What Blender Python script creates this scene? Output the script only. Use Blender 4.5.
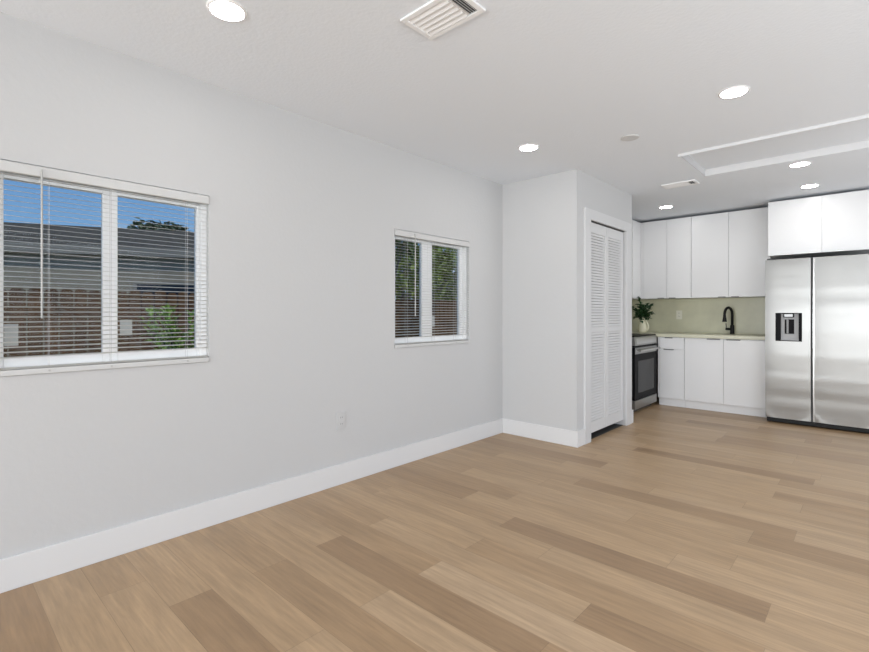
import bpy, bmesh, math, random
from mathutils import Vector, Matrix
C = bpy.context
for o in list(bpy.data.objects):
    bpy.data.objects.remove(o, do_unlink=True)
scn = C.scene
col = scn.collection
R = math.radians
H = 2.44                      # ceiling height

# ------------------------------------------------------------------ camera
cd = bpy.data.cameras.new('camera')
cam = bpy.data.objects.new('camera', cd); col.objects.link(cam)
cam.location = (2.703, 0.0, 1.171)
cam.rotation_euler = (R(90), 0, 0.7438)
cd.sensor_width = 36.0
cd.lens = 36.0 * 478.26 / 869.0
cd.shift_y = -12.4 / 869.0
cd.clip_start = 0.02; cd.clip_end = 200
scn.camera = cam

# ------------------------------------------------------------------ world
w = bpy.data.worlds.new('sky'); scn.world = w; w.use_nodes = True
nt = w.node_tree; nt.nodes.clear()
out = nt.nodes.new('ShaderNodeOutputWorld'); bg = nt.nodes.new('ShaderNodeBackground')
tc = nt.nodes.new('ShaderNodeTexCoord'); sp = nt.nodes.new('ShaderNodeSeparateXYZ')
rp = nt.nodes.new('ShaderNodeValToRGB'); nz = nt.nodes.new('ShaderNodeTexNoise')
cr = nt.nodes.new('ShaderNodeValToRGB'); mx = nt.nodes.new('ShaderNodeMixRGB'); mp = nt.nodes.new('ShaderNodeMapping')
nt.links.new(tc.outputs['Generated'], sp.inputs[0]); nt.links.new(sp.outputs['Z'], rp.inputs[0])
e = rp.color_ramp.elements
e[0].position = 0.0; e[0].color = (.52, .68, .86, 1)
e[1].position = 0.30; e[1].color = (.13, .33, .76, 1)
x = rp.color_ramp.elements.new(0.14); x.color = (.26, .50, .88, 1)
mp.inputs['Scale'].default_value = (1, 1, 3.2)
nt.links.new(tc.outputs['Generated'], mp.inputs[0]); nt.links.new(mp.outputs[0], nz.inputs['Vector'])
nz.inputs['Scale'].default_value = 3.2; nz.inputs['Detail'].default_value = 6; nz.inputs['Roughness'].default_value = .6
cr.color_ramp.elements[0].position = .50; cr.color_ramp.elements[0].color = (0, 0, 0, 1)
cr.color_ramp.elements[1].position = .72; cr.color_ramp.elements[1].color = (.85, .85, .85, 1)
nt.links.new(nz.outputs['Fac'], cr.inputs[0])
nt.links.new(cr.outputs[0], mx.inputs['Fac']); nt.links.new(rp.outputs[0], mx.inputs[1]); mx.inputs[2].default_value = (.80, .84, .90, 1)
nt.links.new(mx.outputs[0], bg.inputs[0]); bg.inputs[1].default_value = 0.8
nt.links.new(bg.outputs[0], out.inputs[0])

# ------------------------------------------------------------------ lights
LENS = 54      # downlight emission
def area(name, loc, rot, sx, sy, power, color=(1, 1, 1)):
    l = bpy.data.lights.new(name, 'AREA'); l.shape = 'RECTANGLE'; l.size = sx; l.size_y = sy
    l.energy = power; l.color = color
    o = bpy.data.objects.new(name, l); col.objects.link(o); o.location = loc; o.rotation_euler = rot
    return o
sl = bpy.data.lights.new('sun', 'SUN'); sl.energy = 1.3; sl.angle = R(.6); sl.color = (1, .95, .86)
so = bpy.data.objects.new('sun', sl); col.objects.link(so)
so.rotation_euler = Vector((-.62, -.30, -.72)).to_track_quat('-Z', 'Y').to_euler(); so.location = (9, 4, 9)
# daylight of the big front window, then three added fill lamps
area('daylight_front', (3.05, -4.30, 1.25), (R(91), 0, 0), 2.0, 1.7, 128, (.95, .98, 1.0))
area('fill_front', (1.05, -4.30, 1.10), (R(91), 0, 0), 1.1, 2.0, 118, (.95, .98, 1.0))  # added fill for the closet side wall, in an invented door opening
area('fill_right', (4.68, 1.6, 1.25), (R(97), 0, R(50)), 3.0, 1.7, 66, (.95, .98, 1.0))  # added fill from an invented opening, turned towards the kitchen
area('fill_kitchen', (4.70, 5.0, 1.25), (R(105), 0, R(75)), 1.6, 1.4, 33, (.95, .98, 1.0))  # added fill to brighten the kitchen, behind an invented opening

vs = scn.view_settings
vs.view_transform = 'Standard'; vs.look = 'None'; vs.gamma = 1.0; vs.use_curve_mapping = False
vs.exposure = 0.04

# ------------------------------------------------------------------ materials
def s2l(c):
    return tuple(((v/255)/12.92 if v/255 <= .04045 else ((v/255+.055)/1.055)**2.4) for v in c)
def pbsdf(m): return m.node_tree.nodes['Principled BSDF']
def mat(name, color, rough=.5, metal=0.0, bump=0, bscale=50, var=0, vscale=8, spec=.5, emis=None, estr=0, coat=0):
    m = bpy.data.materials.new(name); m.use_nodes = True
    n = m.node_tree.nodes; L = m.node_tree.links; b = pbsdf(m)
    b.inputs['Base Color'].default_value = (*color, 1); b.inputs['Roughness'].default_value = rough
    b.inputs['Metallic'].default_value = metal; b.inputs['Specular IOR Level'].default_value = spec
    b.inputs['Coat Weight'].default_value = coat
    t = n.new('ShaderNodeTexCoord')
    if bump:
        z = n.new('ShaderNodeTexNoise'); z.inputs['Scale'].default_value = bscale; z.inputs['Detail'].default_value = 3
        L.new(t.outputs['Object'], z.inputs['Vector'])
        bn = n.new('ShaderNodeBump'); bn.inputs['Strength'].default_value = bump; bn.inputs['Distance'].default_value = .003
        L.new(z.outputs['Fac'], bn.inputs['Height']); L.new(bn.outputs[0], b.inputs['Normal'])
    if var:
        z = n.new('ShaderNodeTexNoise'); z.inputs['Scale'].default_value = vscale; z.inputs['Detail'].default_value = 4
        L.new(t.outputs['Object'], z.inputs['Vector'])
        r = n.new('ShaderNodeValToRGB')
        r.color_ramp.elements[0].position = .3; r.color_ramp.elements[1].position = .7
        r.color_ramp.elements[0].color = (*[v*(1-var) for v in color], 1)
        r.color_ramp.elements[1].color = (*[min(1, v*(1+var)) for v in color], 1)
        L.new(z.outputs['Fac'], r.inputs[0]); L.new(r.outputs[0], b.inputs['Base Color'])
    if emis:
        b.inputs['Emission Color'].default_value = (*emis, 1); b.inputs['Emission Strength'].default_value = estr
    return m
M = {}
M['wall'] = mat('wall_paint', (.54, .54, .542), .75, bump=.35, bscale=38, spec=.25)
M['ceiling'] = mat('ceiling_paint', (.775, .805, .845), .8, bump=.5, bscale=55, spec=.2)
M['trim'] = mat('trim_paint', (.68, .68, .685), .4, spec=.4, bump=.05, bscale=20)
M['casing'] = mat('casing_paint', (.60, .60, .605), .45, spec=.4, bump=.05, bscale=20)
M['vinyl'] = mat('white_vinyl', (.96, .96, .96), .35, bump=.03, bscale=30)
M['blind'] = mat('white_blind', (.56, .56, .555), .45, bump=.03, bscale=40)
M['wand'] = mat('grey_plastic', (.42, .42, .41), .3, bump=.02)
M['door'] = mat('white_door_paint', (.63, .63, .635), .5, bump=.05, bscale=30)
M['cab'] = mat('white_gloss_laminate', (.765, .765, .77), .22, bump=.02, bscale=4)
M['carcass'] = mat('white_melamine', (.78, .78, .78), .5, bump=.03)
M['chrome'] = mat('brushed_chrome', (.55, .55, .55), .3, 1.0, bump=.02, bscale=80)
M['pull'] = mat('darkened_metal', (.20, .20, .20), .45, .6, bump=.02)  # pulls darkened so their colour carries the shadow lines
M['blacksteel'] = mat('matte_black', (.009, .009, .009), .45, spec=.2, bump=.03, bscale=80)
M['blackglass'] = mat('black_glass', (.010, .010, .011), .35, bump=.01, bscale=2, spec=.03)
M['ovenglass'] = mat('oven_glass', (.03, .03, .031), .15, bump=.01, bscale=2, spec=.12)
M['darkplastic'] = mat('dark_plastic', (.03, .03, .03), .45, bump=.03)
M['greyplastic'] = mat('grey_dispenser_plastic', (.30, .30, .30), .35, bump=.02)
M['display'] = mat('pale_display', (.45, .46, .47), .2, bump=.01)
M['gasket'] = mat('dark_gasket', (.05, .05, .05), .6, bump=.02)
M['quartz'] = mat('sage_quartz', s2l((200, 198, 173)), .3, var=.07, vscale=6)
M['quartz_top'] = mat('pale_sage_quartz', s2l((203, 201, 180)), .3, var=.05, vscale=7)
M['plate'] = mat('white_plate', (.54, .54, .54), .35, bump=.02)
M['plate_sage'] = mat('beige_plate', s2l((222, 220, 205)), .35, bump=.02)
M['hole'] = mat('dark_slot', (.03, .03, .03), .6, bump=.02)
M['cover'] = mat('grey_cover', (.60, .60, .60), .6, bump=.05)
M['vent'] = mat('white_vent_metal', (.86, .86, .86), .4, bump=.02)
M['duct'] = mat('duct_dark', (.10, .10, .10), .7, bump=.05)
M['lens'] = mat('downlight_lens', (.9, .9, .9), .4, emis=(1, .98, .95), estr=LENS, bump=.01)
M['ceramic'] = mat('cream_ceramic', s2l((222, 217, 190)), .3, bump=.03, bscale=15)
M['leaf'] = mat('dark_glossy_leaf', (.028, .075, .025), .3, var=.5, vscale=14)
M['stem'] = mat('green_stem', (.08, .12, .03), .5, var=.2)
M['fence'] = mat('weathered_fence', s2l((108, 76, 48)), .85, bump=.6, bscale=25, var=.35, vscale=4)
M['roof'] = mat('grey_shingles', s2l((98, 90, 78)), .9, bump=.6, bscale=30, var=.22, vscale=12)
M['stucco'] = mat('grey_stucco', s2l((176, 163, 142)), .9, bump=.4, bscale=40, var=.06)
M['fascia'] = mat('pale_fascia', s2l((165, 155, 140)), .6, bump=.1)
M['darkpane'] = mat('dark_window_pane', (.03, .04, .055), .1, bump=.02, bscale=3)
M['soil'] = mat('lawn_ground', s2l((104, 104, 66)), .95, bump=.8, bscale=30, var=.4, vscale=5)
M['bark'] = mat('grey_bark', s2l((128, 122, 112)), .9, bump=.9, bscale=25, var=.3, vscale=9)
M['tree'] = mat('tree_leaf', (.30, .36, .06), .55, var=.55, vscale=3)
M['tree_dark'] = mat('dark_tree_leaf', (.17, .24, .07), .55, var=.5, vscale=3)
M['tree_grey'] = mat('grey_green_leaf', (.16, .19, .10), .6, var=.4, vscale=2)
M['shrub'] = mat('bright_shrub_leaf', (.34, .50, .08), .5, var=.5, vscale=6)
M['utility'] = mat('grey_label', (.50, .52, .51), .5, bump=.02)
M['label_print'] = mat('label_print', (.25, .27, .27), .5, bump=.02)

def glass_mat():
    m = bpy.data.materials.new('window_glass'); m.use_nodes = True
    n = m.node_tree.nodes; L = m.node_tree.links; n.clear()
    o = n.new('ShaderNodeOutputMaterial'); mixn = n.new('ShaderNodeMixShader')
    t = n.new('ShaderNodeBsdfTransparent'); t.inputs[0].default_value = (.92, .94, .93, 1)
    g = n.new('ShaderNodeBsdfGlossy'); g.inputs['Roughness'].default_value = .02
    f = n.new('ShaderNodeFresnel'); f.inputs[0].default_value = 1.16
    L.new(f.outputs[0], mixn.inputs[0]); L.new(t.outputs[0], mixn.inputs[1]); L.new(g.outputs[0], mixn.inputs[2])
    L.new(mixn.outputs[0], o.inputs[0]); return m
M['glass'] = glass_mat()
def translucent(m, f):
    n = m.node_tree.nodes; L = m.node_tree.links; b = pbsdf(m); o = n['Material Output']
    t = n.new('ShaderNodeBsdfTranslucent'); t.inputs[0].default_value = (.92, .92, .91, 1)
    x_ = n.new('ShaderNodeMixShader'); x_.inputs[0].default_value = f
    L.new(b.outputs[0], x_.inputs[1]); L.new(t.outputs[0], x_.inputs[2]); L.new(x_.outputs[0], o.inputs[0])
M['slat'] = mat('thin_white_vinyl', (.66, .65, .62), .45, bump=.03, bscale=40); translucent(M['slat'], .58)

def steel_mat(name, base, rough, wave):
    m = bpy.data.materials.new(name); m.use_nodes = True
    n = m.node_tree.nodes; L = m.node_tree.links; b = pbsdf(m)
    b.inputs['Metallic'].default_value = .85; b.inputs['Base Color'].default_value = (*base, 1)
    b.inputs['Roughness'].default_value = rough; b.inputs['Anisotropic'].default_value = .55
    t = n.new('ShaderNodeTexCoord'); mp = n.new('ShaderNodeMapping'); mp.inputs['Scale'].default_value = (4, 4, 420)
    z = n.new('ShaderNodeTexNoise'); z.inputs['Scale'].default_value = 1; z.inputs['Detail'].default_value = 2
    L.new(t.outputs['Object'], mp.inputs[0]); L.new(mp.outputs[0], z.inputs['Vector'])
    mp2 = n.new('ShaderNodeMapping'); mp2.inputs['Scale'].default_value = (.35, .35, 3.0)
    z2 = n.new('ShaderNodeTexNoise'); z2.inputs['Scale'].default_value = 1.6; z2.inputs['Detail'].default_value = 1.0
    L.new(t.outputs['Object'], mp2.inputs[0]); L.new(mp2.outputs[0], z2.inputs['Vector'])
    b1 = n.new('ShaderNodeBump'); b1.inputs['Strength'].default_value = .10; b1.inputs['Distance'].default_value = .0006
    b2 = n.new('ShaderNodeBump'); b2.inputs['Strength'].default_value = wave; b2.inputs['Distance'].default_value = .02
    L.new(z.outputs['Fac'], b1.inputs['Height']); L.new(z2.outputs['Fac'], b2.inputs['Height'])
    L.new(b2.outputs[0], b1.inputs['Normal']); L.new(b1.outputs[0], b.inputs['Normal'])
    return m
M['steel'] = steel_mat('fridge_steel', (.39, .388, .378), .42, .5)
M['steel_range'] = steel_mat('range_steel', (.34, .34, .33), .34, .1)

def floor_mat():
    m = bpy.data.materials.new('oak_planks'); m.use_nodes = True
    n = m.node_tree.nodes; L = m.node_tree.links; b = pbsdf(m)
    N = lambda k: n.new('ShaderNode' + k)
    uv = N('UVMap'); uv.uv_map = 'plank'
    tone = N('Attribute'); tone.attribute_name = 'tone'; tone.attribute_type = 'GEOMETRY'
    rnd = N('Attribute'); rnd.attribute_name = 'rnd'; rnd.attribute_type = 'GEOMETRY'
    tcn = N('TexCoord')
    # grain coordinates, shifted per plank
    add = N('VectorMath'); add.operation = 'ADD'
    cmb = N('CombineXYZ')
    mul = N('Math'); mul.operation = 'MULTIPLY'; mul.inputs[1].default_value = 37.0
    L.new(rnd.outputs['Fac'], mul.inputs[0]); L.new(mul.outputs[0], cmb.inputs[0]); L.new(mul.outputs[0], cmb.inputs[2])
    L.new(tcn.outputs['Object'], add.inputs[0]); L.new(cmb.outputs[0], add.inputs[1])
    mp = N('Mapping'); mp.inputs['Scale'].default_value = (5.0, 75, 1)
    L.new(add.outputs[0], mp.inputs[0])
    g1 = N('TexNoise'); g1.inputs['Scale'].default_value = 1.0; g1.inputs['Detail'].default_value = 7; g1.inputs['Roughness'].default_value = .68
    L.new(mp.outputs[0], g1.inputs['Vector'])
    mp2 = N('Mapping'); mp2.inputs['Scale'].default_value = (1.3, 9, 1); L.new(add.outputs[0], mp2.inputs[0])
    g2 = N('TexNoise'); g2.inputs['Scale'].default_value = 1.0; g2.inputs['Detail'].default_value = 3; g2.inputs['Distortion'].default_value = 1.2
    L.new(mp2.outputs[0], g2.inputs['Vector'])
    # cathedral figure
    wv = N('TexWave'); wv.wave_type = 'RINGS'; wv.rings_direction = 'X'
    mp3 = N('Mapping'); mp3.inputs['Scale'].default_value = (.5, 7, 1); L.new(add.outputs[0], mp3.inputs[0])
    L.new(mp3.outputs[0], wv.inputs['Vector']); wv.inputs['Scale'].default_value = 2.2; wv.inputs['Distortion'].default_value = 6
    wv.inputs['Detail'].default_value = 2; wv.inputs['Detail Scale'].default_value = 1.2
    tr = N('ValToRGB')   # plank tone ramp
    els = tr.color_ramp.elements
    els[0].position = 0; els[0].color = (0.293, 0.188, 0.105, 1)
    els[1].position = 1; els[1].color = (0.476, 0.345, 0.224, 1)
    k = els.new(.30); k.color = (0.348, 0.228, 0.127, 1)
    k = els.new(.62); k.color = (0.416, 0.283, 0.164, 1)
    L.new(tone.outputs['Fac'], tr.inputs[0])
    def ramp(src, a, c, lo, hi):
        r = N('MapRange'); r.inputs[1].default_value = a; r.inputs[2].default_value = c
        r.inputs[3].default_value = lo; r.inputs[4].default_value = hi; L.new(src, r.inputs[0]); return r.outputs[0]
    def mulc(c_in, f):
        v = N('VectorMath'); v.operation = 'SCALE'; L.new(c_in, v.inputs[0]); L.new(f, v.inputs['Scale']); return v.outputs[0]
    c1 = mulc(tr.outputs[0], ramp(g1.outputs['Fac'], .3, .7, .84, 1.14))
    c1 = mulc(c1, ramp(g2.outputs['Fac'], .3, .7, .90, 1.10))
    c1 = mulc(c1, ramp(wv.outputs['Fac'], 0, 1, .955, 1.03))
    # seams
    sx = N('SeparateXYZ'); L.new(uv.outputs[0], sx.inputs[0])
    def edge(src, lim):
        a = N('Math'); a.operation = 'LESS_THAN'; L.new(src, a.inputs[0]); a.inputs[1].default_value = lim; return a.outputs[0]
    mxn = N('Math'); mxn.operation = 'MAXIMUM'
    L.new(edge(sx.outputs[0], .0016), mxn.inputs[0]); L.new(edge(sx.outputs[1], .0016), mxn.inputs[1])
    c1 = mulc(c1, ramp(mxn.outputs[0], 0, 1, 1, .62))
    L.new(c1, b.inputs['Base Color'])
    L.new(ramp(g1.outputs['Fac'], .3, .7, .34, .44), b.inputs['Roughness'])
    b.inputs['Specular IOR Level'].default_value = .45
    bn = N('Bump'); bn.inputs['Strength'].default_value = .25; bn.inputs['Distance'].default_value = .0015
    L.new(g1.outputs['Fac'], bn.inputs['Height']); L.new(bn.outputs[0], b.inputs['Normal'])
    return m
M['floor'] = floor_mat()

# ------------------------------------------------------------------ builders
ORG = {}
class MB:
    def __init__(s): s.v = []; s.f = []
    def add(s, vs_, fs_):
        k = len(s.v); s.v += [tuple(p) for p in vs_]; s.f += [tuple(i+k for i in f) for f in fs_]; return s
    def box(s, x0, x1, y0, y1, z0, z1):
        x0, x1 = sorted((x0, x1)); y0, y1 = sorted((y0, y1)); z0, z1 = sorted((z0, z1))
        return s.add([(x0, y0, z0), (x1, y0, z0), (x1, y1, z0), (x0, y1, z0), (x0, y0, z1), (x1, y0, z1), (x1, y1, z1), (x0, y1, z1)],
                     [(0, 3, 2, 1), (4, 5, 6, 7), (0, 1, 5, 4), (1, 2, 6, 5), (2, 3, 7, 6), (3, 0, 4, 7)])
    def prism(s, poly, axis, a0, a1):
        # poly: 2D points in the two other axes (kept in xyz order), extruded along axis
        def P(p, a):
            return {'x': (a, p[0], p[1]), 'y': (p[0], a, p[1]), 'z': (p[0], p[1], a)}[axis]
        n = len(poly)
        vs_ = [P(p, a0) for p in poly] + [P(p, a1) for p in poly]
        fs_ = [tuple(range(n)), tuple(range(n, 2*n))[::-1]] + [(i, (i+1) % n, n+(i+1) % n, n+i) for i in range(n)]
        return s.add(vs_, fs_)
    def tube(s, pts, r, seg=12, cap=True):
        pts = [Vector(p) for p in pts]; n = len(pts)
        rr = r if isinstance(r, (list, tuple)) else [r]*n
        up = None; vs_ = []; fs_ = []
        for i, p in enumerate(pts):
            d = (pts[min(i+1, n-1)] - pts[max(i-1, 0)]).normalized()
            if up is None:
                up = Vector((0, 0, 1)) if abs(d.z) < .9 else Vector((1, 0, 0))
            a = d.cross(up).normalized(); b = a.cross(d).normalized(); up = b
            for k in range(seg):
                t = 2*math.pi*k/seg
                vs_.append(p + (a*math.cos(t) + b*math.sin(t))*rr[i])
        for i in range(n-1):
            for k in range(seg):
                fs_.append((i*seg+k, i*seg+(k+1) % seg, (i+1)*seg+(k+1) % seg, (i+1)*seg+k))
        if cap:
            fs_.append(tuple(range(seg))[::-1]); fs_.append(tuple(range((n-1)*seg, n*seg)))
        return s.add(vs_, fs_)
    def lathe(s, prof, cx, cy, seg=32, sx=1, sy=1):
        n = len(prof); vs_ = []; fs_ = []
        for r, z in prof:
            for k in range(seg):
                t = 2*math.pi*k/seg; vs_.append((cx+r*math.cos(t)*sx, cy+r*math.sin(t)*sy, z))
        for i in range(n-1):
            for k in range(seg):
                fs_.append((i*seg+k, i*seg+(k+1) % seg, (i+1)*seg+(k+1) % seg, (i+1)*seg+k))
        fs_.append(tuple(range(seg))[::-1]); fs_.append(tuple(range((n-1)*seg, n*seg)))
        return s.add(vs_, fs_)
    def leaf(s, p, d, up, ln, wd, fold=.25):
        d = d.normalized(); a = d.cross(up)
        a = a.normalized() if a.length > 1e-4 else Vector((1, 0, 0)); nrm = a.cross(d).normalized()
        m1 = p + d*ln*.35; m2 = p + d*ln*.7 - nrm*ln*.05; tip = p + d*ln - nrm*ln*.16
        vs_ = [p, m1 + a*wd*.5 + nrm*wd*fold, m1, m1 - a*wd*.5 + nrm*wd*fold,
               m2 + a*wd*.38 + nrm*wd*fold*.7, m2, m2 - a*wd*.38 + nrm*wd*fold*.7, tip]
        return s.add(vs_, [(0, 2, 1), (0, 3, 2), (1, 2, 5, 4), (2, 3, 6, 5), (4, 5, 7), (5, 6, 7)])
    def build(s, name, m, parent=None, smooth=False, bevel=0, origin=None, seg=2):
        if parent is not None: org = ORG[parent.name]
        elif origin is not None: org = Vector(origin)
        else: org = Vector((0, 0, 0))
        me = bpy.data.meshes.new(name)
        me.from_pydata([Vector(p)-org for p in s.v], [], s.f)
        bm = bmesh.new(); bm.from_mesh(me); bmesh.ops.recalc_face_normals(bm, faces=bm.faces)
        if bevel:
            bmesh.ops.bevel(bm, geom=[ed for ed in bm.edges if len(ed.link_faces) == 2 and ed.calc_face_angle(0) > .7],
                            offset=bevel, segments=seg, affect='EDGES', profile=.6, clamp_overlap=True)
        bm.to_mesh(me); bm.free()
        if smooth:
            for p in me.polygons: p.use_smooth = True
        mm = m if isinstance(m, (list, tuple)) else [m]
        for k in mm: me.materials.append(k)
        o = bpy.data.objects.new(name, me); col.objects.link(o)
        if parent is not None: o.parent = parent
        else: o.location = org
        ORG[o.name] = org
        return o
def tag(o, label=None, cat=None, group=None, kind=None):
    if label: o['label'] = label
    if cat: o['category'] = cat
    if group: o['group'] = group
    if kind: o['kind'] = kind
    return o
def thing(name, loc, label=None, cat=None, group=None, kind=None):
    o = bpy.data.objects.new(name, None); col.objects.link(o); o.location = loc; o.empty_display_size = .1
    ORG[o.name] = Vector(loc); return tag(o, label, cat, group, kind)
def struct(name, mb, m, label=None, cat=None, **k):
    return tag(mb.build(name, m, **k), label, cat, kind='structure')
def B(*a): return MB().box(*a)

# ------------------------------------------------------------------ room shell
XR, YF, YB = 4.60, -4.20, 7.04       # right wall, front wall (behind camera), kitchen back wall
CX, CY0, CY1 = .783, 3.929, 5.222    # closet block: face x, near y, far y
# floor : individual planks in one mesh
rows = [-4.2]
while rows[-1] < -.2: rows.append(rows[-1]+.165)
rows = [r - (rows[-1]-.018) for r in rows]
rows[0] = YF
rows += [.18, .345, .515, .687, .855, 1.03, 1.2, 1.367, 1.53, 1.693, 1.85, 2.015, 2.18, 2.34, 2.52, 2.70, 2.88, 3.06, 3.22, 3.375,
         3.525, 3.685, 3.84, 4.0, 4.15, 4.30]
while rows[-1] < 6.9: rows.append(rows[-1]+.1655)
rows = [r for r in rows if r < 6.98] + [YB]
key = lambda y: min(range(len(rows)-1), key=lambda i: abs(rows[i]-y))
LEN = 1.215
phase = {}; tones = {}
def setrow(y, ph, *t):
    """row starting at y, joints at ph+k*LEN; t = tones from x=0"""
    phase[key(y)] = ph; tones[key(y)] = t
setrow(.018, .55, .5, .55, .6)
setrow(.18, 1.20, .10, .55, .6)
setrow(.345, .96, .58, .72, .6)
setrow(.515, .35, .50, .66, .52)
setrow(.687, .63, .62, .16, .5, .7)
setrow(.855, 1.20, .60, .70, .6)
setrow(1.03, .64, .52, .36, .62)
setrow(1.2, 1.19, .60, .76, .5)
setrow(1.367, .635, .62, .10, .26, .6)
setrow(1.53, 1.193, .40, .84, .6, .5)
setrow(1.693, .645, .48, .70, .12, .6)
setrow(1.85, 1.205, .60, .40, .78, .6)
setrow(2.015, .30, .52, .60, .66, .7)
setrow(2.18, 1.18, .46, .04, .62, .6)
setrow(2.34, .78, .22, .62, .70, .5)
setrow(2.52, 1.00, .40, .58, .62, .7)
setrow(2.70, .46, .50, .66, .56, .76)
setrow(2.88, 1.01, .56, .62, .22, .5)
setrow(3.06, 1.18, .50, .20, .72, .6)
setrow(3.22, .40, .48, .60, .68, .55)
setrow(3.375, .90, .46, .62, .56, .7)
setrow(3.525, 1.165, .12, .62, .50, .66)
setrow(3.685, 1.01, .55, .60, .30, .6)
setrow(3.84, .50, .5, .66, .6, .7)
setrow(4.0, 1.0, .5, .62, .36, .6)
setrow(4.15, 1.178, .5, .10, .66, .6)
setrow(5.66, 1.197, .5, .20, .55, .5)
random.seed(11)
fv, ff, fu, ft, fr = [], [], [], [], []
for i in range(len(rows)-1):
    y0, y1 = rows[i], rows[i+1]
    ph = phase.get(i, random.choice((.63, 1.19, 1.0, .4)) + random.uniform(-.03, .03))
    xs = [0.0]; xk = ph
    while xk < XR - .02: xs.append(xk); xk += LEN
    xs.append(XR)
    for j in range(len(xs)-1):
        x0, x1 = xs[j], xs[j+1]; k = len(fv)
        fv += [(x0, y0, 0), (x1, y0, 0), (x1, y1, 0), (x0, y1, 0)]; ff.append((k, k+1, k+2, k+3))
        fu += [(0, 0), (x1-x0, 0), (x1-x0, y1-y0), (0, y1-y0)]
        t = tones.get(i)
        if t and j < len(t): tv = t[j]
        else: tv = random.choice((.5, .55, .6, .62, .68, .72, .45, .25))
        ft.append(min(1, max(0, tv + random.uniform(-.03, .03)))); fr.append(random.random())
me = bpy.data.meshes.new('floor'); me.from_pydata(fv, [], ff)
uvl = me.uv_layers.new(name='plank')
for li, uvv in enumerate(fu): uvl.data[li].uv = uvv
at = me.attributes.new('tone', 'FLOAT', 'FACE'); at.data.foreach_set('value', ft)
at = me.attributes.new('rnd', 'FLOAT', 'FACE'); at.data.foreach_set('value', fr)
me.materials.append(M['floor'])
fl = bpy.data.objects.new('floor', me); col.objects.link(fl); tag(fl, 'light oak plank floor running through room and kitchen', 'floor', kind='structure')

# ceiling with a shallow recessed tray over the kitchen edge
TX0, TX1, TY0, TY1, TD = 1.55, 3.6, 4.125, 4.94, .060
c = MB()
c.box(-.12, XR+.12, YF-.12, TY0, H, H+.15); c.box(-.12, XR+.12, TY1, YB+.12, H, H+.15)
c.box(-.12, TX0, TY0, TY1, H, H+.15); c.box(TX1, XR+.12, TY0, TY1, H, H+.15)
c.box(TX0, TX1, TY0, TY1, H+TD, H+.15)
struct('ceiling', c, M['ceiling'], 'white lightly textured ceiling with shallow recessed tray', 'ceiling')
struct('trim_1', B(TX0, TX1, TY0-.012, TY0, H-.022, H), M['trim'], 'thin white lip along the near edge of the ceiling tray', 'trim')

struct('tray_end_shade', B(TX0, TX0+.004, TY0, TY1-.004, H+.0005, H+TD-.0005), M['wall'], 'short end face of the ceiling tray, toned darker as shade', 'trim')  # liner darker than the ceiling: shade put into its colour
struct('tray_lit_face', B(TX0, TX1, TY1-.004, TY1, H+.0005, H+TD-.0005), M['trim'], 'long far face of the ceiling tray, toned as the lit side', 'trim')  # liner lighter than the end face: fall of light put into its colour
# left wall with two window openings
WIN = [(.185, 1.10), (2.485, 3.402)]
WZ0, WZ1 = .905, 1.822
wl = MB()
ys = [YF-.12, WIN[0][0], WIN[0][1], WIN[1][0], WIN[1][1], YB+.12]
for i in (0, 2, 4): wl.box(-.12, 0, ys[i], ys[i+1], -.2, H)
for a, b in WIN:
    wl.box(-.12, 0, a, b, -.2, WZ0); wl.box(-.12, 0, a, b, WZ1, H)
struct('wall_left', wl, M['wall'], 'long white painted wall with two blind covered windows', 'wall')
struct('wall_kitchen', B(-.0, XR+.12, YB, YB+.12, -.2, H), M['wall'], 'white kitchen wall behind the cabinets', 'wall')
# closet block: near face, door wall with opening, far wall
DY0, DY1, DZ = 4.18, 5.03, 2.035
struct('wall_closet_side', B(0, CX, CY0, CY0+.10, 0, H), M['wall'], 'white closet side wall facing the camera', 'wall')
cw = MB(); cw.box(CX-.11, CX, CY0+.10, DY0, 0, H); cw.box(CX-.11, CX, DY1, CY1, 0, H); cw.box(CX-.11, CX, DY0, DY1, DZ, H)
struct('wall_closet_front', cw, M['wall'], 'white closet wall around the louvered door', 'wall')
struct('wall_closet_back', B(0, CX-.11, CY1-.10, CY1, 0, H), M['wall'])
# right wall and front wall with the big window and openings made for the fill lamps
rw = MB(); rw.box(XR, XR+.12, YF-.12, -.2, 0, H); rw.box(XR, XR+.12, 3.4, 4.2, 0, H); rw.box(XR, XR+.12, 5.8, YB, 0, H); rw.box(XR, XR+.12, 4.2, 5.8, 0, .5); rw.box(XR, XR+.12, 4.2, 5.8, 2.0, H); rw.box(XR, XR+.12, -.2, 3.4, 0, .25); rw.box(XR, XR+.12, -.2, 3.4, 2.2, H)
struct('wall_right', rw, M['wall'])
fw = MB(); fw.box(0, .5, YF-.12, YF, 0, H); fw.box(1.6, 2.05, YF-.12, YF, 0, H); fw.box(.5, 1.6, YF-.12, YF, 2.12, H); fw.box(4.05, XR, YF-.12, YF, 0, H); fw.box(2.05, 4.05, YF-.12, YF, 0, .42); fw.box(2.05, 4.05, YF-.12, YF, 2.14, H)
struct('wall_front', fw, M['wall'])

# baseboards
BT, BH = .014, .14
def bboard(name, boxargs, label=None):
    return struct(name, B(*boxargs), M['trim'], label, 'baseboard', bevel=.003)
bboard('baseboard_left', (0, BT, YF, CY0-BT, 0, BH), 'tall white baseboard along the long window wall')
bboard('baseboard_closet_side', (0, CX+BT, CY0-BT, CY0, 0, BH), 'white baseboard on the closet side wall')
bboard('baseboard_closet_front', (CX, CX+BT, CY0, 4.06, 0, BH), 'short baseboard between closet corner and door casing')
bboard('baseboard_closet_end', (CX, CX+BT, 5.165, CY1+.008, 0, BH), 'stub of baseboard beyond the closet door casing')
bboard('baseboard_right', (XR-BT, XR, YF, YB, 0, BH))

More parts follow.
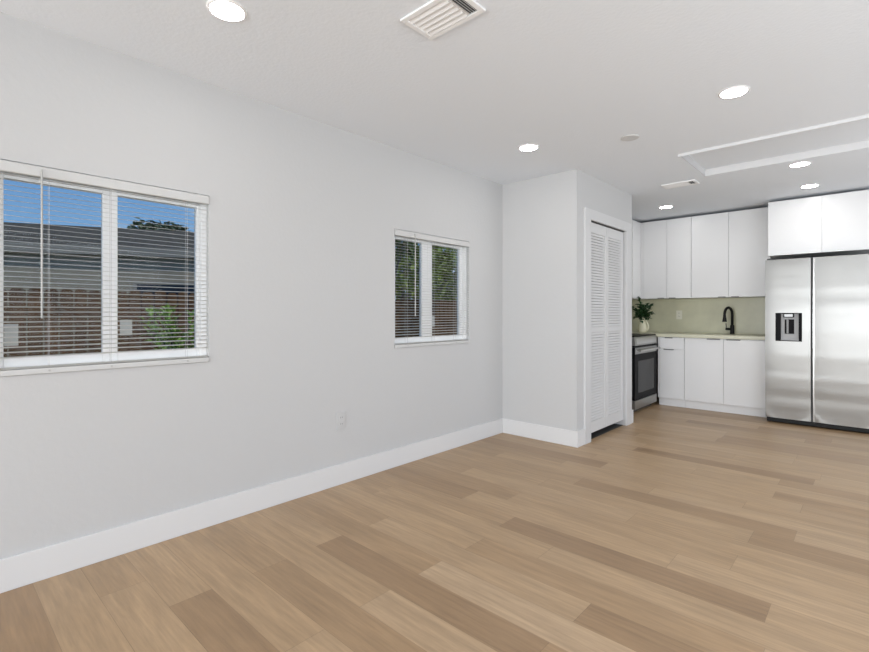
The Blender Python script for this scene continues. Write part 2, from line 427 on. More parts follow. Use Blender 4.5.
# closet door casing and bifold louvered door
t = MB(); CT = .018
t.box(CX, CX+CT, 4.06, DY0, 0, 2.125); t.box(CX, CX+CT, DY1, 5.165, 0, 2.125); t.box(CX, CX+CT, DY0, DY1, DZ-.005, 2.125)
struct('trim_2', t, M['casing'], 'plain white casing around the louvered closet door', 'trim', bevel=.002)
struct('trim_3', B(CX-.045, CX-.005, DY0+.002, DY1-.002, DZ-.011, DZ-.004), M['gasket'], 'dark metal track above the louvered door', 'trim')
DX = .765
door = thing('door_1', (DX-.015, (DY0+DY1)/2, 0), 'white louvered bifold closet door', 'door', kind='structure')
mid = (DY0+DY1)/2
for a, b in ((DY0+.006, mid-.002), (mid+.002, DY1-.006)):
    st = .042; z0, z1 = .060, 2.021
    p = MB()
    p.box(DX-.028, DX, a, a+st, z0, z1); p.box(DX-.028, DX, b-st, b, z0, z1)
    for r0, r1 in ((z0, .165), (.995, 1.045), (1.925, z1)): p.box(DX-.028, DX, a+st, b-st, r0, r1)
    fr_ = p.build('door_panel', M['door'], door, bevel=.002)
    s_ = MB()
    for r0, r1 in ((.165, .995), (1.045, 1.925)):
        n = int(round((r1-r0)/.0268))
        for k in range(n):
            zc = r0 + (k+.5)*(r1-r0)/n
            # slanted slat: room edge low, closet edge high
            s_.prism([(DX-.0105, zc-.0112), (DX-.0040, zc-.0112), (DX-.0075, zc+.0112), (DX-.0140, zc+.0112)], 'y', a+st-.002, b-st+.002)
    s_.build('louvers', M['door'], fr_)

struct('door_shade_strip', B(.40, DX-.004, DY0+.001, DY1-.001, .0002, .004), M['gasket'], 'dark strip standing in for shade under the louvered door', 'trim')  # added dark slab, shade of the door gap put in as colour

# ------------------------------------------------------------------ windows and blinds
def window(idx, y0, y1, panes, stickers, label):
    g = thing('window_%d' % idx, (-.075, (y0+y1)/2, WZ0), label, 'window', kind='structure')
    f = MB(); fo = .03
    f.box(-.105, -.030, y0, y0+fo, WZ0, WZ1); f.box(-.105, -.030, y1-fo, y1, WZ0, WZ1)
    f.box(-.105, -.030, y0+fo, y1-fo, WZ0, WZ0+fo); f.box(-.105, -.030, y0+fo, y1-fo, WZ1-fo, WZ1)
    f.build('window_frame', M['vinyl'], g, bevel=.003)
    my = .5*(panes[0][1]+panes[1][0])
    bounds = [(y0+fo, my), (my, y1-fo)]
    for (s0, s1), (p0, p1), st in zip(bounds, panes, stickers):
        s_ = MB(); xa, xb = -.090, -.056
        s_.box(xa, xb, s0, p0, WZ0+fo, WZ1-fo); s_.box(xa, xb, p1, s1, WZ0+fo, WZ1-fo)
        s_.box(xa, xb, p0, p1, WZ0+fo, .978); s_.box(xa, xb, p0, p1, 1.757, WZ1-fo)
        so_ = s_.build('sash', M['vinyl'], g, bevel=.003)
        B(-.076, -.072, p0-.004, p1+.004, .974, 1.761).build('glass_pane', M['glass'], so_)
        if st:
            a, b, c0, c1 = st
            B(-.0715, -.0712, a, b, c0, c1).build('paper_sticker', M['utility'], so_)
    return g
window(1, *WIN[0], [(.259, .619), (.681, 1.055)], [(.262, .309, 1.030, 1.125), (.694, .748, 1.062, 1.140)], 'left white two pane sliding window behind a blind')
window(2, *WIN[1], [(2.545, 2.848), (2.970, 3.335)], [None, (2.972, 3.018, 1.060, 1.150)], 'right white two pane sliding window behind a blind')

def blind(y0, y1, wand_y, cords, label):
    y0 += .004; y1 -= .004
    g = thing('window_blind', (0, (y0+y1)/2, WZ0), label, 'blind', 'mini blinds on the window wall')
    hr = MB().prism([(-.028, 1.772), (.008, 1.772), (.010, 1.776), (.010, 1.810), (.006, 1.8180), (-.028, 1.8180)], 'y', y0, y1)
    hr.build('headrail', M['blind'], g, bevel=.0015)
    for by in (y0+.05, (y0+y1)/2, y1-.05):
        B(-.022, .004, by-.006, by+.006, 1.8182, WZ1-.0005).build('bracket', M['wand'], g, bevel=.001)
    s_ = MB(); zt, zb = 1.762, .984; n = 37; tilt = R(8)
    for k in range(n):
        zc = zb + (zt-zb)*k/(n-1); xc = -.010; hw = .0125
        dx, dz = math.cos(tilt)*hw, math.sin(tilt)*hw
        # slightly crowned slat, room edge lower
        A = (xc-dx, zc+dz); Cn = (xc+.0, zc+.0016); D = (xc+dx, zc-dz); th = .0006
        s_.prism([A, Cn, D, (D[0], D[1]-th), (Cn[0], Cn[1]-th), (A[0], A[1]-th)], 'y', y0, y1)
    for k in range(3):      # surplus slats resting on the bottom rail
        zc = .933 + k*.0026
        s_.box(-.0225, .0035, y0+.001, y1-.001, zc, zc+.0018)
    s_.build('slats', M['slat'], g)
    br_ = B(-.024, .010, y0, y1, .9065, .931).build('bottom_rail', M['blind'], g, bevel=.003)
    for cy in cords:
        B(.0095, .0125, cy-.004, cy+.004, .915, .923).build('cord_plug', M['wand'], br_, bevel=.001)
        c_ = MB()
        for xx in (.0032, -.0232): c_.box(xx-.0005, xx+.0005, cy-.0006, cy+.0006, .936, 1.772)
        c_.build('ladder_cord', M['blind'], g)
    wd = MB().tube([(.020, wand_y, 1.150), (.020, wand_y, 1.795)], .0042, 8); wd.tube([(.008, wand_y, 1.800), (.020, wand_y, 1.800), (.020, wand_y, 1.785)], .003, 6)
    wd.build('tilt_wand', M['wand'], g, smooth=False)
    return g
blind(*WIN[0], .377, (.405, .64, .985), 'white mini blind over left window, nearest the camera')
blind(*WIN[1], 2.691, (2.62, 2.93, 3.21), 'white mini blind over right window, near the closet corner')

# ------------------------------------------------------------------ wall outlet
def outlet(loc, normal, m, label):
    g = thing('wall_outlet', loc, label, 'outlet')
    x, y, z = loc
    def bx(u0, u1, z0, z1, d0, d1):
        if normal == 'x': return B(x+d0, x+d1, y+u0, y+u1, z+z0, z+z1)
        return B(x+u0, x+u1, y-d1, y-d0, z+z0, z+z1)
    bx(-.036, .036, 0, .118, 0, .006).build('cover_plate', m, g, bevel=.002)
    for zz in (.022, .066):
        f = bx(-.0165, .0165, zz, zz+.030, .006, .008).build('socket', m, g, bevel=.001)
        sl_ = bx(-.008, -.0055, zz+.012, zz+.022, .008, .0084); sl_.box(*[0]*6) if False else None
        sl2 = bx(.0055, .008, zz+.012, zz+.022, .008, .0084)
        k = len(sl_.v); sl_.v += sl2.v; sl_.f += [tuple(i+k for i in f2) for f2 in sl2.f]
        sl_.build('slots', M['hole'], f)
    return g
outlet((0, 1.985, .375), 'x', M['plate'], 'white electrical outlet low on the window wall')

# ------------------------------------------------------------------ ceiling fittings
lights = [((.710, .885), 'round recessed ceiling light at top left, nearest the left window'),
          ((.758, 3.175), 'round recessed ceiling light in front of the closet side wall'),
          ((2.110, 3.175), 'round recessed ceiling light on the near side of the tray, at the right'),
          ((2.236, 5.090), 'round recessed ceiling light just beyond the ceiling tray'),
          ((2.229, 6.020), 'round recessed ceiling light right above the refrigerator cabinet doors'),
          ((.877, 6.050), 'round recessed ceiling light close to the tall wall cabinets at the left')]
for (x, y), lab in lights:
    g = thing('ceiling_light', (x, y, H), lab, 'ceiling light', 'recessed ceiling lights')
    ring = MB(); seg = 40; ro, ri = .080, .066
    prof = [(ri, H-.0008), (ri, H-.005), (ri+.004, H-.007), (ro-.003, H-.004), (ro, H-.0004)]
    vs_ = []; fs_ = []
    for r_, z_ in prof:
        for k in range(seg):
            a_ = 2*math.pi*k/seg; vs_.append((x+r_*math.cos(a_), y+r_*math.sin(a_), z_))
    for i in range(len(prof)-1):
        for k in range(seg): fs_.append((i*seg+k, i*seg+(k+1) % seg, (i+1)*seg+(k+1) % seg, (i+1)*seg+k))
    ring.add(vs_, fs_); ring.build('trim_ring', M['vent'], g, smooth=True)
    MB().lathe([(.0655, H-.0045), (.0655, H-.001)], x, y, 40).build('lens', M['lens'], g)

def vent(x0, x1, y0, y1, label):
    g = thing('ceiling_vent', ((x0+x1)/2, (y0+y1)/2, H), label, 'air vent', 'ceiling air registers')
    f = MB(); fw_ = .024; zt, zb = H, H-.010
    f.box(x0, x1, y0, y0+fw_, zb, zt); f.box(x0, x1, y1-fw_, y1, zb, zt)
    f.box(x0, x0+fw_, y0+fw_, y1-fw_, zb, zt); f.box(x1-fw_, x1, y0+fw_, y1-fw_, zb, zt)
    xs_ = x1-fw_-.045
    f.box(xs_-.006, xs_, y0+fw_, y1-fw_, zb+.002, zt)
    f.build('frame', M['vent'], g, bevel=.003)
    B(x0+fw_, x1-fw_, y0+fw_, y1-fw_, H-.0015, H-.0003).build('duct_opening', M['duct'], g)
    s_ = MB(); n = 5; a, b = y0+fw_, y1-fw_
    for k in range(n):
        yc = a + (k+.5)*(b-a)/n; hw = (b-a)/n*.5
        s_.prism([(yc+hw*.86, H-.0105), (yc+hw*.86-.002, H-.0105), (yc-hw*.98, H-.0022), (yc-hw*.98+.002, H-.0022)], 'x', x0+fw_, xs_-.006)
    s_.build('long_louvers', M['vent'], g)
    s_ = MB()
    for k in range(4):
        xc = xs_ + (k+.5)*.045/4
        s_.prism([(xc-.004, H-.0022), (xc-.0028, H-.0022), (xc+.004, H-.011), (xc+.0028, H-.011)], 'y', a, b)
    s_.build('cross_louvers', M['vent'], g)
    return g
vent(1.198, 1.512, 1.415, 1.612, 'white rectangular ceiling vent at the top edge of the photo, nearest the camera')
vent(1.150, 1.455, 4.985, 5.155, 'white rectangular ceiling vent beside the recessed tray near the kitchen')
cp = MB().lathe([(.062, H-.0002), (.062, H-.004), (.056, H-.007), (.001, H-.0075)][::-1], 1.406, 3.49, 32)
tag(cp.build('ceiling_cover_plate', M['cover'], origin=(1.406, 3.49, H)), 'blank round grey cover plate on the ceiling', 'cover plate')

# ------------------------------------------------------------------ kitchen: base cabinets
YD = 6.452            # base door fronts
YT = 6.502            # toe kick
def tab_pull(x0, x1, y, z, parent, low=False):
    m_ = MB(); 
    if low: m_.box(x0, x1, y-.012, y+.002, z-.003, z-.0005); m_.box(x0, x1, y-.012, y-.0105, z-.003, z+.008)
    else: m_.box(x0, x1, y-.012, y+.002, z+.0005, z+.003); m_.box(x0, x1, y-.012, y-.0105, z-.008, z+.003)
    return m_.build('edge_pull', M['pull'], parent)
def slab(x0, x1, z0, z1, y, name, parent, th=.018):
    return B(x0+.0015, x1-.0015, y, y+th, z0, z1).build(name, M['cab'], parent, bevel=.0012)
g = thing('base_cabinet', (.82, 6.75, 0), 'narrow white base cabinet with a drawer over a door beside the range', 'cabinet', 'white base cabinets')
B(.678, .968, YD+.019, YB-.002, .10, .872).build('body', M['carcass'], g)
d = slab(.68, .968, .725, .868, YD, 'drawer', g); tab_pull(.745, .835, YD, .868, d)
d = slab(.68, .968, .103, .720, YD, 'door', g); tab_pull(.730, .850, YD, .720, d)
B(.66, .678, YD+.004, YD+.022, .10, .872).build('filler_strip', M['cab'], g)
B(.66, .968, YT, YT+.016, 0, .100).build('toe_kick', M['cab'], g)
g = thing('base_cabinet', (1.40, 6.75, 0), 'wide white two door base cabinet under the black faucet', 'cabinet', 'white base cabinets')
B(.970, 1.818, YD+.019, YB-.002, .10, .872).build('body', M['carcass'], g)
d = slab(.970, 1.393, .103, .866, YD, 'door', g); tab_pull(1.22, 1.36, YD, .866, d)
d = slab(1.393, 1.818, .103, .866, YD, 'door', g); tab_pull(1.425, 1.565, YD, .866, d)
B(.970, 1.818, YT, YT+.016, 0, .100).build('toe_kick', M['cab'], g)
# countertop L : along back wall and behind the range corner
tag(MB().box(.002, 1.824, 6.452-.022, YB-.014, .875, .915).build('countertop', M['quartz_top'], bevel=.003, origin=(.9, 6.75, .875)), 'pale sage stone countertop on the white base cabinets', 'countertop')
bs = MB().box(.014, 1.828, YB-.013, YB-.001, .915, 1.372); bs.box(.001, .0135, 5.60, YB-.001, .915, 1.372)
tag(bs.build('backsplash', M['quartz'], origin=(.9, YB-.01, .915)), 'plain sage green stone backsplash under the wall cabinets', 'backsplash')
outlet((.752, YB-.0131, 1.095), 'y', M['plate_sage'], 'beige electrical outlet on the sage backsplash')

# wall cabinets
YU = 6.700; UZ0, UZ1 = 1.372, 2.406
def upper(x0, x1, xm, label):
    g = thing('wall_cabinet', ((x0+x1)/2, 6.87, UZ0), label, 'cabinet', 'white wall cabinets')
    B(x0, x1, YU+.019, YB-.002, UZ0+.002, UZ1).build('body', M['carcass'], g)
    for a, b, pl in ((x0, xm, 1), (xm, x1, 0)):
        d = slab(a, b, UZ0, UZ1, YU, 'door', g)
        xa = b-.11 if pl else a+.03
        tab_pull(xa, xa+.08, YU, UZ0, d, True)
    return g
upper(.390, .983, .690, 'white two door wall cabinet nearest the kitchen corner')
upper(.985, 1.818, 1.397, 'wide white two door wall cabinet above the faucet, next to the refrigerator')
g = thing('wall_cabinet', (.18, 6.75, UZ0), 'sliver of white corner wall cabinet at the closet edge, above the plant', 'cabinet')
B(.002, .341, 6.40, YB-.002, UZ0+.002, UZ1).build('body', M['carcass'], g)
B(.342, .360, 6.40, YU-.001, UZ0, UZ1).build('door', M['cab'], g, bevel=.0012)
B(.342, .388, YU+.004, YU+.020, UZ0, UZ1).build('filler_strip', M['cab'], g)

# refrigerator cabinet
YC = 6.430
g = thing('wall_cabinet', (2.30, 6.73, 1.812), 'short deep white two door cabinet above the refrigerator', 'cabinet')
B(1.832, 2.750, YC+.019, YB-.002, 1.815, UZ1).build('body', M['carcass'], g)
slab(1.830, 2.298, 1.812, UZ1, YC, 'door', g); slab(2.298, 2.752, 1.812, UZ1, YC, 'door', g)

# ------------------------------------------------------------------ refrigerator
FX0, FX1, FY = 1.832, 2.748, 6.215
fz0, fz1 = .056, 1.748
g = thing('refrigerator', (2.315, 6.6, 0), 'stainless steel side by side refrigerator with dispenser', 'refrigerator')
B(FX0+.004, FX1-.004, FY+.075, YB-.03, .03, 1.736).build('body', M['gasket'], g, bevel=.004)
def bow(z): return .030*((z-.95)/.85)**2
def lin_(a, b, n): return [a+(b-a)*i/n for i in range(n+1)]
def fdoor(x0, x1, hole=None):
    """contoured steel door: front gently bowed in width and height"""
    def yb(x, z):
        u = (x-x0)/(x1-x0)*2-1
        return FY + .010*abs(u)**3 + bow(z)
    if hole:
        hx0, hx1, hz0, hz1 = hole
        xs = lin_(x0, hx0, 6) + lin_(hx0, hx1, 8)[1:] + lin_(hx1, x1, 6)[1:]
        zs = lin_(fz0, hz0, 20) + lin_(hz0, hz1, 8)[1:] + lin_(hz1, fz1, 16)[1:]
    else:
        xs = lin_(x0, x1, 20); zs = lin_(fz0, fz1, 44)
    nx_ = len(xs); yB = FY+.070
    fr = MB()
    vs_ = [(x, yb(x, z), z) for z in zs for x in xs]; fs_ = []
    for j in range(len(zs)-1):
        for i in range(nx_-1):
            if hole and hx0-1e-6 < xs[i] < hx1-1e-6 and hz0-1e-6 < zs[j] < hz1-1e-6: continue
            k = j*nx_+i; fs_.append((k, k+1, k+nx_+1, k+nx_))
    fr.add(vs_, fs_); nf = len(fs_)
    def wall(loop):      # loop of front points joined straight back to the door's rear plane
        n = len(loop); fr.add(list(loop) + [(p[0], yB, p[2]) for p in loop], [(i, (i+1) % n, n+(i+1) % n, n+i) for i in range(n)])
    P = lambda x, z: (x, yb(x, z), z)
    wall([P(x, zs[0]) for x in xs] + [P(xs[-1], z) for z in zs[1:]] + [P(x, zs[-1]) for x in xs[-2::-1]] + [P(xs[0], z) for z in zs[-2:0:-1]])
    if hole:
        hx = [x for x in xs if hx0-1e-6 < x < hx1+1e-6]; hz = [z for z in zs if hz0-1e-6 < z < hz1+1e-6]
        wall([P(x, hz[0]) for x in hx] + [P(hx[-1], z) for z in hz[1:]] + [P(x, hz[-1]) for x in hx[-2::-1]] + [P(hx[0], z) for z in hz[-2:0:-1]])
    fr.add([(x0, yB, fz0), (x1, yB, fz0), (x1, yB, fz1), (x0, yB, fz1)], [(0, 1, 2, 3)])
    o = fr.build('door', M['steel'], g)
    for p in o.data.polygons: p.use_smooth = p.index < nf
    return o
HX0, HX1, HZ0, HZ1 = 1.925, 2.151, .880, 1.178
ld = fdoor(FX0, 2.220, (HX0, HX1, HZ0, HZ1))
rd = fdoor(2.250, FX1)
# recessed grip strip on the right door's inner edge and dark slot between the doors
gs = MB(); zz = lin_(fz0, fz1, 24)
gs.prism([(FY+.014+bow(z), z) for z in zz] + [(FY+.069, fz1), (FY+.069, fz0)], 'x', 2.238, 2.2495)
gs.build('grip_strip', M['chrome'], rd)
B(2.2215, 2.237, FY+.055, FY+.070, fz0, fz1).build('door_gap_seal', M['gasket'], g)
B(FX0+.01, FX1-.01, FY+.045, FY+.10, .012, .054).build('kick_grille', M['blacksteel'], g, bevel=.003)
for xx in (FX0+.06, FX1-.06):
    MB().lathe([(.022, 0), (.022, .010), (.012, .014), (.012, .032)], xx, FY+.13, 16).build('levelling_foot', M['darkplastic'], g)
for xx in (FX0+.05, FX1-.05):
    B(xx-.035, xx+.035, FY+.02, FY+.13, 1.7485, 1.762).build('hinge_cover', M['darkplastic'], g, bevel=.003)
# dispenser
yf = FY + .004
dp = MB()
dp.box(HX0, HX1, FY+.052, FY+.060, HZ0, HZ1)                     # back
dp.box(HX0, HX0+.006, yf-.004, FY+.052, HZ0, HZ1); dp.box(HX1-.006, HX1, yf-.004, FY+.052, HZ0, HZ1)
dp.box(HX0+.006, HX1-.006, yf-.004, FY+.052, HZ1-.007, HZ1); dp.box(HX0+.006, HX1-.006, yf-.004, FY+.052, HZ0, HZ0+.007)
dis = dp.build('dispenser', M['blackglass'], ld)
B(HX0+.006, HX0+.044, yf-.003, FY+.052, HZ0+.007, HZ1-.007).build('side_panel', M['blackglass'], dis)
B(HX1-.028, HX1-.006, yf-.003, FY+.052, HZ0+.007, HZ1-.007).build('side_panel', M['blackglass'], dis)
cv = MB(); gx0, gx1 = HX0+.044, HX1-.028
cv.box(gx0, gx1, FY+.030, FY+.052, HZ0+.007, HZ1-.007)
cv.box(gx0, gx1, yf, FY+.030, HZ0+.007, HZ0+.016)
cv.build('grey_recess', M['greyplastic'], dis, bevel=.003)
px0 = gx0+.024; px1 = gx1-.040
B(px0, px1, yf+.004, FY+.030, HZ1-.048, HZ1-.007).build('control_head', M['blackglass'], dis, bevel=.003)
B(px0+.008, px1-.010, yf+.001, yf+.004, HZ1-.041, HZ1-.013).build('display', M['display'], dis, bevel=.001)
zz0, zz1 = HZ0+.078, HZ1-.068
B(px0+.010, px1, FY+.022, FY+.030, zz0, zz1).build('nozzle_well', M['blackglass'], dis, bevel=.002)
B(px0+.026, px0+.044, FY+.012, FY+.022, zz0+.004, zz1-.002).build('paddle', M['pull'], dis, bevel=.002)

# ------------------------------------------------------------------ range (faces +x, tucked behind the closet)
RX, RY0, RY1 = .655, 5.672, 6.424
g = thing('range', (.33, (RY0+RY1)/2, 0), 'stainless steel range with dark glass oven door behind the closet', 'oven')
B(.03, RX-.045, RY0, RY1, .03, .895).build('body', M['darkplastic'], g)
B(.03, RX-.012, RY0-.002, RY1+.002, .8955, .910).build('cooktop', M['blackglass'], g, bevel=.003)
pan = MB().prism([(RX-.044, .795), (RX+.004, .795), (RX-.008, .895), (RX-.044, .895)], 'y', RY0, RY1)
cpn = pan.build('control_panel', M['steel_range'], g, bevel=.003)
MB().prism([(RX+.0025, .812), (RX+.0050, .812), (RX-.0030, .880), (RX-.0055, .880)], 'y', RY0+.05, RY1-.04).build('touch_panel', M['chrome'], cpn)
B(RX-.044, RX-.012, RY0, RY1, .775, .7945).build('vent_slot', M['blackglass'], g)
od = MB().box(RX-.044, RX-.004, RY0, RY1, .155, .773).build('oven_door', M['blackglass'], g, bevel=.003)
B(RX-.005, RX+.001, RY0+.004, RY1-.004, .695, .770).build('door_band', M['steel_range'], od, bevel=.002)
B(RX-.0045, RX-.0022, RY0+.10, RY1-.10, .235, .610).build('door_window', M['ovenglass'], od, bevel=.001)
h = MB().tube([(RX+.042, RY0+.03, .738), (RX+.042, RY1-.03, .738)], .013, 14)
for yy in (RY0+.06, RY1-.06): h.box(RX+.0005, RX+.040, yy-.012, yy+.012, .729, .747)
h.build('handle', M['chrome'], od, bevel=0)
B(RX-.044, RX, RY0, RY1, .050, .150).build('storage_drawer', M['steel_range'], g, bevel=.003)
B(.06, RX-.06, RY0+.02, RY1-.02, .0, .048).build('base_plinth', M['darkplastic'], g)

# ------------------------------------------------------------------ faucet
FXC, FYC, FZ = 1.392, 6.930, .915
g = thing('faucet', (FXC, FYC, FZ), 'matte black gooseneck kitchen faucet on the sage countertop', 'faucet')
MB().lathe([(.027, FZ), (.027, FZ+.012), (.0235, FZ+.016), (.0235, FZ+.105), (.019, FZ+.112)], FXC, FYC, 24).build('base', M['blacksteel'], g, smooth=False)
pts = [(FXC, FYC, FZ+.112), (FXC, FYC, FZ+.245)]
dirv = Vector((-.30, -.954, 0)); rad = .085
for k in range(1, 15):
    a_ = math.pi*k/14
    q = Vector((FXC, FYC, FZ+.245)) + dirv*(rad*(1-math.cos(a_))) + Vector((0, 0, rad*math.sin(a_)))
    pts.append(tuple(q))
MB().tube(pts, .0155, 16).build('neck', M['blacksteel'], g, smooth=True)
q = Vector(pts[-1])
MB().tube([q, q-Vector((0, 0, .03)), q-Vector((0, 0, .085)), q-Vector((0, 0, .092))], [.0150, .0165, .025, .023], 18).build('spray_head', M['blacksteel'], g, smooth=True)
lv = MB().tube([(FXC-.018, FYC, FZ+.062), (FXC-.070, FYC-.02, FZ+.062)], .0155, 14)
lv.tube([(FXC-.062, FYC-.018, FZ+.070), (FXC-.064, FYC-.020, FZ+.135)], .0045, 8)
lv.build('lever_handle', M['blacksteel'], g)

# ------------------------------------------------------------------ vase and plant
VX, VY, VZ = .440, 6.560, .915
g = thing('vase', (VX, VY, VZ), 'cream ceramic pitcher vase standing on the counter beside the range', 'vase')
prof = [(.036, 0), (.050, .006), (.060, .035), (.062, .060), (.058, .090), (.048, .125), (.036, .160), (.029, .190), (.028, .205), (.031, .217), (.026, .217), (.022, .200), (.020, .14), (.002, .13)]
MB().lathe([(r_, VZ+.0005+z_) for r_, z_ in prof], VX-.010, VY, 32, 1, .82).build('body', M['ceramic'], g, smooth=True)
hp = [(.025, .168), (.043, .160), (.060, .135), (.072, .100), (.074, .068), (.062, .042), (.045, .03)]
MB().tube([(VX-.010+a_, VY-.006, VZ+b_) for a_, b_ in hp], [.010, .011, .012, .013, .014, .015, .012], 12).build('handle', M['ceramic'], g, smooth=True)
random.seed(5)
pl_ = thing('leafy_branches', (VX-.012, VY, VZ+.15), 'dark green leafy branches standing in the cream vase', 'plant')
sm = MB(); lm = MB(); base = Vector((VX-.010, VY, VZ+.150))
for k in range(30):
    az = random.uniform(0, 2*math.pi); sp_ = random.uniform(.03, .165); hz_ = random.uniform(.05, .27) - sp_*.35
    tip = base + Vector((math.cos(az)*sp_, math.sin(az)*sp_*.75 - .03, hz_))
    if tip.x < .33: tip.x = .33 - (tip.x-.33)*.0
    if k == 0: tip = base + Vector((.115, -.02, .11))
    if k == 1: tip = base + Vector((-.03, -.03, .315))
    a0 = base + Vector((random.uniform(-.008, .008), random.uniform(-.008, .008), 0))
    mid_ = a0.lerp(tip, .5) + Vector((0, 0, .035))
    sm.tube([a0, a0.lerp(mid_, .5) + Vector((0, 0, .012)), mid_, tip], [.0022, .002, .0017, .001], 6)
    for j in range(13):
        tt = .30 + .70*j/12
        p_ = mid_.lerp(tip, (tt-.5)*2) if tt > .5 else a0.lerp(mid_, tt*2)
        dd = (tip-base).normalized() + Vector((random.uniform(-1.3, 1.3), random.uniform(-1.3, 1.3), random.uniform(-.9, .8)))
        ln = random.uniform(.036, .058)
        if p_.x + dd.normalized().x*ln < .36 and p_.z > 1.30: dd.x = abs(dd.x)
        lm.leaf(p_, dd, Vector((0, 0, 1)), ln, ln*.82)
sm.build('stems', M['stem'], pl_, smooth=True)
lm.build('leaves', M['leaf'], pl_)

# ------------------------------------------------------------------ outside the windows
GZ = -.20
struct('ground', B(-40, -.121, -25, 40, GZ-.1, GZ), M['soil'], 'grass and soil outside the windows', 'ground')
# wooden fence
random.seed(3)
g = thing('wooden_fence', (-4.2, 4.0, GZ), 'brown wooden board fence outside both windows', 'fence')
bd = MB(); y = -5.5
while y < 16:
    wd_ = random.uniform(.125, .15)
    top = 1.46 + random.uniform(-.02, .015)
    bd.prism([(y, GZ+.001), (y+wd_-.008, GZ+.001), (y+wd_-.008, top-.03), (y+wd_-.035, top), (y+.027, top), (y, top-.03)], 'x', -4.2+random.uniform(-.004, .004), -4.18)
    y += wd_ + .006
bd.build('boards', M['fence'], g)
for zz in (.15, 1.15): B(-4.245, -4.205, -5.5, 16, zz, zz+.09).build('rail', M['fence'], g)
for k in range(9): B(-4.335, -4.246, -5.4+k*2.4, -5.31+k*2.4, GZ, 1.40).build('post', M['fence'], g)
# neighbouring house, its eave line turned a little towards us
P0, P1 = Vector((-8.0, 1.0, 0)), Vector((-6.67, 3.57, 0))
ax = (P1-P0).normalized(); nx = Vector((ax.y, -ax.x, 0))      # nx points towards our room
hl, hr_ = P0 - ax*6.0, P0 + ax*4.0
g = thing('house', tuple((hl+hr_)/2 + Vector((0, 0, GZ))), 'grey shingle roofed house beyond the fence', 'house')
def hp_(s, n, z): q_ = hl.lerp(hr_, s) + nx*n; return (q_.x, q_.y, z)
def hbox(s0, s1, n0, n1, z0, z1):
    vs_ = [hp_(s0, n0, z0), hp_(s1, n0, z0), hp_(s1, n1, z0), hp_(s0, n1, z0), hp_(s0, n0, z1), hp_(s1, n0, z1), hp_(s1, n1, z1), hp_(s0, n1, z1)]
    return MB().add(vs_, [(0, 3, 2, 1), (4, 5, 6, 7), (0, 1, 5, 4), (1, 2, 6, 5), (2, 3, 7, 6), (3, 0, 4, 7)])
hw_ = hbox(.03, .97, -2.5, .55, GZ, 2.2).build('house_wall', M['stucco'], g)
rf = MB()
for n0, z0, n1, z1 in ((0.0, 2.70, .66, 2.27), (-3.2, 2.02, 0.0, 2.70)):
    vs_ = [hp_(0, n0, z0), hp_(1, n0, z0), hp_(1, n1, z1), hp_(0, n1, z1), hp_(0, n0, z0-.09), hp_(1, n0, z0-.09), hp_(1, n1, z1-.09), hp_(0, n1, z1-.09)]
    rf.add(vs_, [(0, 3, 2, 1), (4, 5, 6, 7), (0, 1, 5, 4), (1, 2, 6, 5), (2, 3, 7, 6), (3, 0, 4, 7)])
rfo = rf.build('roof', M['roof'], g)
hbox(0, 1, .66, .685, 2.14, 2.29).build('fascia_board', M['fascia'], rfo)
wnd = hbox(.80, .90, .552, .58, 1.0, 1.72).build('house_window', M['fascia'], g)
hbox(.806, .894, .581, .586, 1.05, 1.67).build('pane', M['darkpane'], wnd)

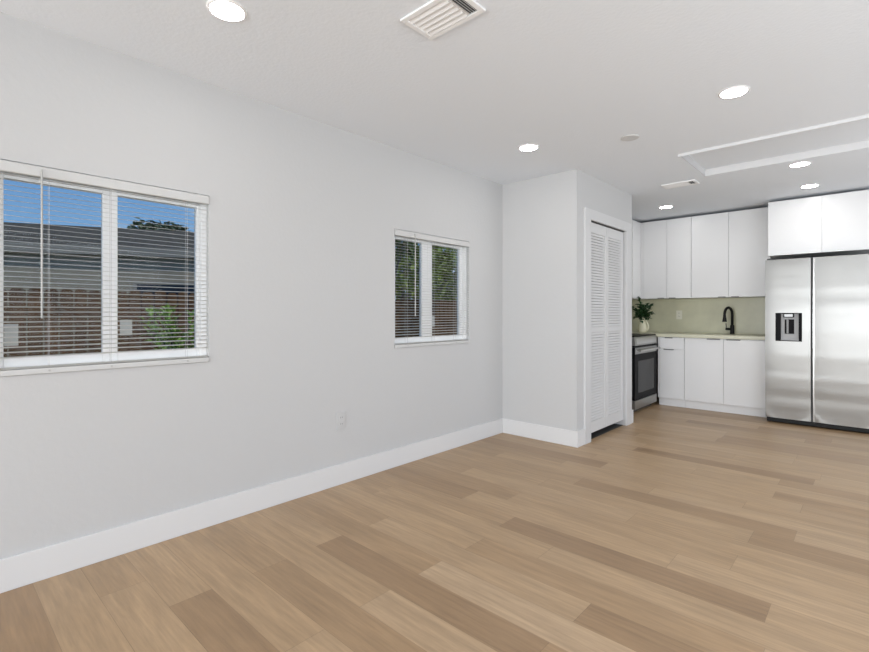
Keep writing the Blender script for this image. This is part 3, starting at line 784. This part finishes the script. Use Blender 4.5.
def tree(name, loc, h, crown_z, rx, rz, n, size, leafm, label, lean=(0, 0), seed=1, tr=.11, group=None, cat='tree'):
    rs = random.Random(seed)
    g = thing(name, loc, label, cat, group)
    x, y, z = loc; top = Vector((x+lean[0], y+lean[1], z+h))
    t_ = MB(); p0 = Vector((x, y, z))
    mids = [p0.lerp(top, f) + Vector((rs.uniform(-.06, .06), rs.uniform(-.06, .06), 0))*min(1, f*3) for f in (0, .2, .4, .6, .8, 1)]
    t_.tube(mids, [tr*1.3, tr, tr*.9, tr*.75, tr*.5, tr*.2], 10)
    cc = Vector((x+lean[0], y+lean[1], crown_z))
    subs = []
    for k in range(14):
        th, ph_ = rs.uniform(0, 2*math.pi), math.acos(rs.uniform(-1, 1)); q_ = rs.uniform(.45, .85)
        c2 = cc + Vector((math.cos(th)*math.sin(ph_)*rx*q_, math.sin(th)*math.sin(ph_)*rx*q_, math.cos(ph_)*rz*q_))
        subs.append((c2, rs.uniform(.32, .5)))
        s_ = mids[rs.choice((2, 3, 4))]
        t_.tube([s_, s_.lerp(c2, .5)+Vector((0, 0, .1)), c2], [tr*.4, tr*.25, tr*.08], 6)
    t_.build('trunk', M['bark'], g, smooth=True)
    lf = MB()
    for k in range(n):
        c2, q_ = rs.choice(subs)
        v_ = Vector((rs.gauss(0, 1), rs.gauss(0, 1), rs.gauss(0, 1))); v_.normalize(); v_ *= rs.uniform(.5, 1)**.5
        p_ = c2 + Vector((v_.x*rx*q_, v_.y*rx*q_, v_.z*rz*q_))
        d_ = Vector((rs.uniform(-1, 1), rs.uniform(-1, 1), rs.uniform(-1, .4)))
        ln = size*rs.uniform(.7, 1.3); lf.leaf(p_, d_, Vector((rs.uniform(-.4, .4), rs.uniform(-.4, .4), 1)), ln, ln*.55)
    lf.build('foliage', leafm, g)
    return g
tree('tree', (-14.0, 5.36, GZ), 3.3, 3.35, 1.1, .72, 2600, .20, M['tree_grey'], 'grey green tree rising behind the roof of the neighbouring house', seed=2, tr=.16)
tree('tree', (-3.15, 6.9, GZ), 3.0, 3.3, .85, .6, 800, .13, M['tree'], 'tree with a leaning grey trunk outside the right window', lean=(.35, .75), seed=4, tr=.10)
tree('tree', (-7.2, 9.3, GZ), 3.0, 2.3, 2.2, 1.7, 4500, .19, M['tree'], 'full green tree behind the fence, seen through the right window', seed=6, tr=.14)
tree('tree', (-3.4, 5.45, GZ), 2.3, 2.45, .5, .4, 500, .13, M['tree_dark'], 'dark leafed young tree at the left edge of the right window view', seed=8, tr=.05)
tree('tree', (-10.5, 16.0, GZ), 3.4, 2.4, 2.6, 2.0, 4500, .22, M['tree_dark'], 'dark green tree farthest back in the right window view', seed=9, tr=.16)
# bright shrub: arching sprays of leaves
rs = random.Random(21)
g = thing('shrub', (-3.1, 2.05, GZ), 'bright yellow green shrub in front of the fence, outside the left window', 'shrub')
sm = MB(); lf = MB(); b0 = Vector((-3.1, 2.05, GZ))
for k in range(34):
    az = rs.uniform(0, 2*math.pi); sp_ = rs.uniform(.1, .62); hz_ = rs.uniform(.7, 1.45)
    tip = b0 + Vector((math.cos(az)*sp_, math.sin(az)*sp_, hz_))
    m1 = b0 + Vector((math.cos(az)*sp_*.35, math.sin(az)*sp_*.35, hz_*.75))
    sm.tube([b0, b0.lerp(m1, .5), m1, tip], [.012, .010, .007, .003], 6)
    for j in range(26):
        tt = rs.uniform(.35, 1.0); p_ = m1.lerp(tip, (tt-.5)*2) if tt > .5 else b0.lerp(m1, tt*2)
        d_ = (tip-m1).normalized()*.6 + Vector((rs.uniform(-1, 1), rs.uniform(-1, 1), rs.uniform(-.4, .7)))
        ln = rs.uniform(.07, .13); lf.leaf(p_, d_, Vector((0, 0, 1)), ln, ln*.42)
sm.build('stems', M['stem'], g, smooth=True); lf.build('foliage', M['shrub'], g)
